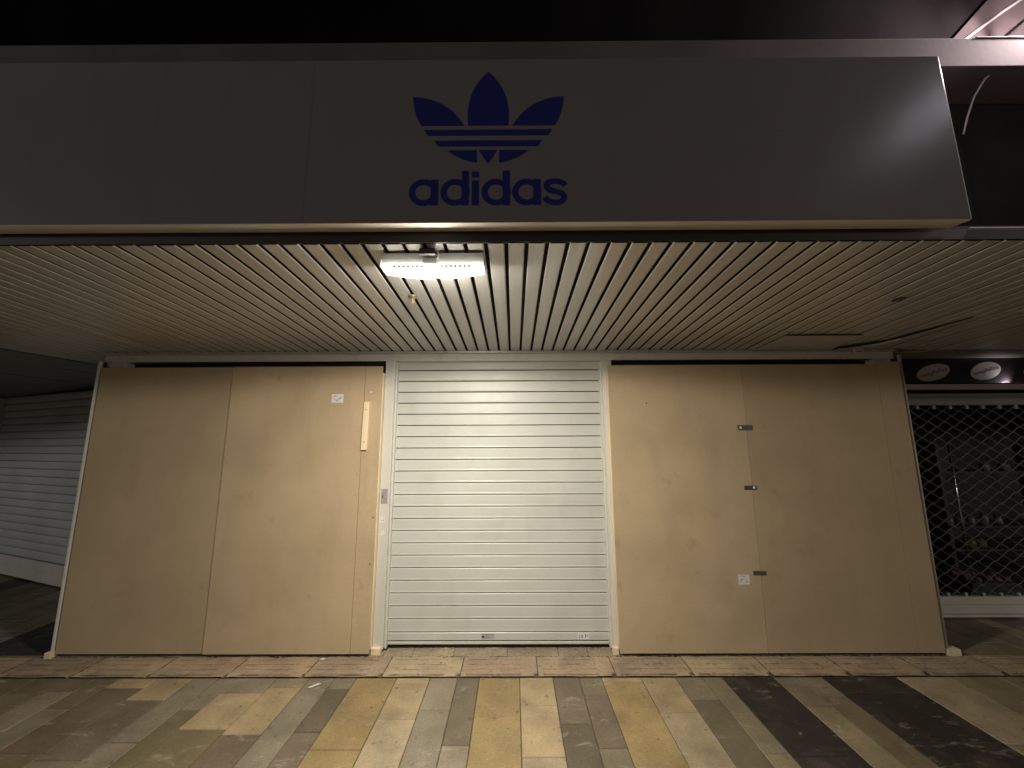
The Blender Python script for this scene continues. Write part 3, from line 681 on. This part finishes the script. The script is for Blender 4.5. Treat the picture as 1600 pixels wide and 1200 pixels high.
# =================================================================== RIGHT NEIGHBOUR
YR = .6
rs = thing('shop_signboard', (5,YR,2.2), 'glossy dark signboard with oval plates above the right-hand shop', 'sign')
MB().box(3.36,7.5,YR,YR+.03,2.192,2.50,.001).build('board','signdark',rs)
g = MB(); g.box(3.32,7.5,YR-.045,YR-.020,2.120,2.172,.002); g.box(3.32,7.5,YR-.0195,YR+.02,2.120,2.140); g.build('ledge','rail',rs)
MB().box(3.40,3.46,YR-.02,YR-.0005,2.20,2.44).build('end_bracket','recess',rs)
random.seed(4)
for ci,(cx,cz,ra,rb,tl) in enumerate(((4.258,2.298,.176,.080,15),(4.790,2.312,.160,.086,15),(5.33,2.318,.160,.086,15))):
    g = MB(); n=40; pts=[]
    R2 = radians(tl)
    for i in range(n):
        a=2*pi*i/n; X=ra*cos(a); Z_=rb*sin(a); pts.append((cx+X*cos(R2)-Z_*sin(R2), cz+X*sin(R2)+Z_*cos(R2)))
    g.prism(pts, YR-.006, YR-.0005); ov = g.build('oval_plate','oval',rs)
    # worn, unreadable lettering
    g = MB(); nL = 9
    for i in range(nL):
        u = -.130*ra/.176+.260*ra/.176*i/(nL-1); hh = .022 if i not in (3,4,6) else .032; vo = -.010 if i==3 else (.008 if i in (4,6) else 0)
        for q in ((0,),(1,)):
            uu = u + (.008 if q[0] else -.005)
            pp = []
            for (du,dv) in ((-.0032,-hh/2),(.0032,-hh/2),(.0032,hh/2),(-.0032,hh/2)):
                X = uu+du+.3*dv; Z_ = vo+dv-.004; pp.append((cx+X*cos(R2)-Z_*sin(R2), cz+X*sin(R2)+Z_*cos(R2)))
            g.prism(pp, YR-.0072, YR-.0062)
    if ci < 2: g.build('lettering','ovaltext' if ci==0 else 'inkgrey',ov).matrix_parent_inverse = Matrix()
MB().box(4.86,5.14,YR-.019,YR-.008,2.141,2.150).build('light_strip', mat('strip_led',(0.8,0.8,0.8),.3,emit=(1,.95,.90),estr=3), rs)
ll = lamp('strip_light','SPOT',(4.99,YR-.03,2.176),2.2,(1,.95,.93),.004,to=(4.97,YR+.010,2.22),spot=radians(150),blend=1.0)
bx = thing('shutter_box', (5,YR,2.0), 'grey metal shutter box above the rolling grille', 'shutter box')
g = MB(); g.box(3.32,7.5,YR-.03,YR+.06,1.965,2.035,.006); g.box(3.32,7.5,YR-.012,YR+.06,2.036,2.058); g.box(3.32,7.5,YR-.03,YR+.06,2.059,2.078,.002); g.build('box_profile','rshop',bx)
MB().box(3.32,7.5,YR+.0,YR+.05,2.079,2.119).build('shadow_gap','black',bx)
gr = thing('rolling_grille', (5,YR,0), 'closed rolling grille of wavy steel rods across the right-hand shop window', 'grille')
g = MB(); wl_ = .164; row = .0525; z = .200; k = 0
while z < 1.962:
    pts = []; n_ = int((7.2-3.35)/(wl_/8))
    for i in range(n_):
        x_ = 3.35+wl_/8*i; pts.append((x_, YR+.004*(1 if k%2 else -1), z+.0235*cos(2*pi*(x_-3.30)/wl_+(pi if k%2 else 0))))
    g.tube(pts, .0048, 5); z += row; k += 1
g.build('rods','chain',gr,True)
g = MB(); i = 0; x_ = 3.30+wl_/2
while x_ < 7.2:
    MB().box(x_-.013,x_+.013,YR-.008,YR+.008,1.925,1.966).build('link','rshop',gr); MB().box(x_-.013,x_+.013,YR-.008,YR+.008,.184,.215).build('link','rshop',gr); x_ += wl_
g = MB(); g.box(3.34,7.3,YR-.026,YR+.022,.116,.186,.004); g.box(3.34,7.3,YR-.012,YR+.022,.036,.112,.003); g.box(3.34,7.3,YR-.022,YR+.022,.008,.030,.002); g.build('bottom_rail','rail',gr)
# shop behind
rw = thing('shop_interior', (5.5,1.5,0), 'dark empty-looking room behind the rolling grille', 'room')
g = MB(); g.box(3.3,9.5,3.6,3.7,0,2.5); g.build('back_wall','interior',rw)
g = MB(); g.box(3.3,9.5,.66,3.6,-.01,.01); g.build('inner_floor','interior',rw)
g = MB(); g.box(3.3,9.5,.66,3.6,2.46,2.52); g.build('inner_ceiling','interior',rw)
MB().box(3.2,3.3,.66,3.6,0,2.5).build('side_wall','interior',rw); MB().box(9.4,9.5,.66,3.6,0,2.5).build('side_wall','interior',rw)
GL = mat('glass',(0.9,0.9,0.9),.03); GL.node_tree.nodes['Principled BSDF'].inputs['Transmission Weight'].default_value=1.0; GL.node_tree.nodes['Principled BSDF'].inputs['IOR'].default_value=1.05
def pole(x_,y_,z0,z1,label):
    t = thing('display_pole',(x_,y_,z0),label,'pole','display poles behind the grille')
    MB().tube([(x_,y_,z0),(x_,y_,z1)],.012,10).build('tube','chrome',t,True)
    MB().lathe([(.08,0),(.08,.01),(.012,.02),(.001,.02)],(x_,y_,z0)).build('base','chrome',t)
pole(5.285,1.5,.011,1.63,'chrome pole nearest the boards behind the grille'); pole(6.17,1.5,.011,1.63,'chrome pole at the right edge behind the grille')
sf = thing('display_shelf',(5.9,1.6,0),'dim shelving unit with goods behind the grille','shelf')
for zz in (.36,.62,1.25): MB().box(5.12,6.6,1.5,1.9,zz-.02,zz).build('shelf_board','shelf',sf)
MB().box(5.12,5.16,1.5,1.9,.011,1.6).build('upright','shelf',sf); MB().box(6.56,6.6,1.5,1.9,.011,1.6).build('upright','shelf',sf)
random.seed(12)
itemm = [mat('goods_pale',(0.22,0.22,0.22),.35), mat('goods_green',(0.12,0.16,0.08),.5), mat('goods_pink',(0.22,0.12,0.13),.5), mat('goods_brown',(0.42,0.30,0.22),.5)]
def pot(x_,y_,z_,r_,h_,mi,label,group):
    t = thing('jar',(x_,y_,z_),label,'jar',group)
    MB().lathe([(r_*.7,0),(r_,h_*.15),(r_,h_*.7),(r_*.6,h_*.85)],(x_,y_,z_),14).build('body',itemm[mi],t,True)
    MB().lathe([(r_*.62,h_*.85),(r_*.62,h_),(.001,h_)],(x_,y_,z_),14).build('lid','steel',t)
pot(5.72,1.54,1.2505,.045,.11,0,'pale jar on the upper shelf, left of the pair','shelf jars'); pot(5.95,1.54,1.2505,.05,.10,0,'pale jar on the upper shelf, right of the pair','shelf jars')
for i,x_ in enumerate((5.20,5.33,5.46,5.62,5.78)): pot(x_,1.56,.6205,.04,.11+.02*(i%2),0,'pale jar in the row on the middle shelf','jars on the middle shelf')
for i,x_ in enumerate((5.40,5.52)): pot(x_,1.56,.3605,.055,.12,1,'greenish jar on the low shelf','green jars on the low shelf')
bk = thing('fruit_crate',(5.2,1.25,.011),'low crate of pinkish round goods on the floor behind the grille','crate')
MB().box(4.78,5.30,1.05,1.4,.0105,.14,.004).build('crate_body','shelf',bk)
g = MB()
for i in range(26):
    c = (4.83+.42*random.random(),1.09+.26*random.random(),.15+.02*random.random()); r_=.035
    g.lathe([(.001,-r_),(r_*.7,-r_*.7),(r_,0),(r_*.7,r_*.7),(.001,r_)],c,10)
g.build('round_goods',itemm[2],bk,True)
# street lamp behind the viewer on the right (its reflection shows in the sign)
def post_lamp(x,y,z,sx,label):
    st = thing('street_lamp',(x+sx*.5,y-.2,0),label,'street lamp','street lamps behind the viewer')
    MB().tube([(x+sx*.6,y-.25,0),(x+sx*.6,y-.25,z-.1),(x+sx*.45,y-.18,z+.14),(x+sx*.02,y-.02,z+.2)],.045,10).build('pole','darktrim',st,True)
    MB().lathe([(.46,.38),(.40,.44),(.10,.52),(.001,.53)],(x,y,z)).build('shade','darktrim',st,True)
post_lamp(6.25,-5.15,6.43,1,'tall street lamp across the street on the right')
post_lamp(8.6,-5.4,3.5,1,'short added fill lamp farthest to the right behind the viewer')  # fixture added around the right-hand fill light
post_lamp(-9.0,-6.0,3.6,-1,'short added fill lamp across the street on the left')  # fixture added around the left-hand fill light
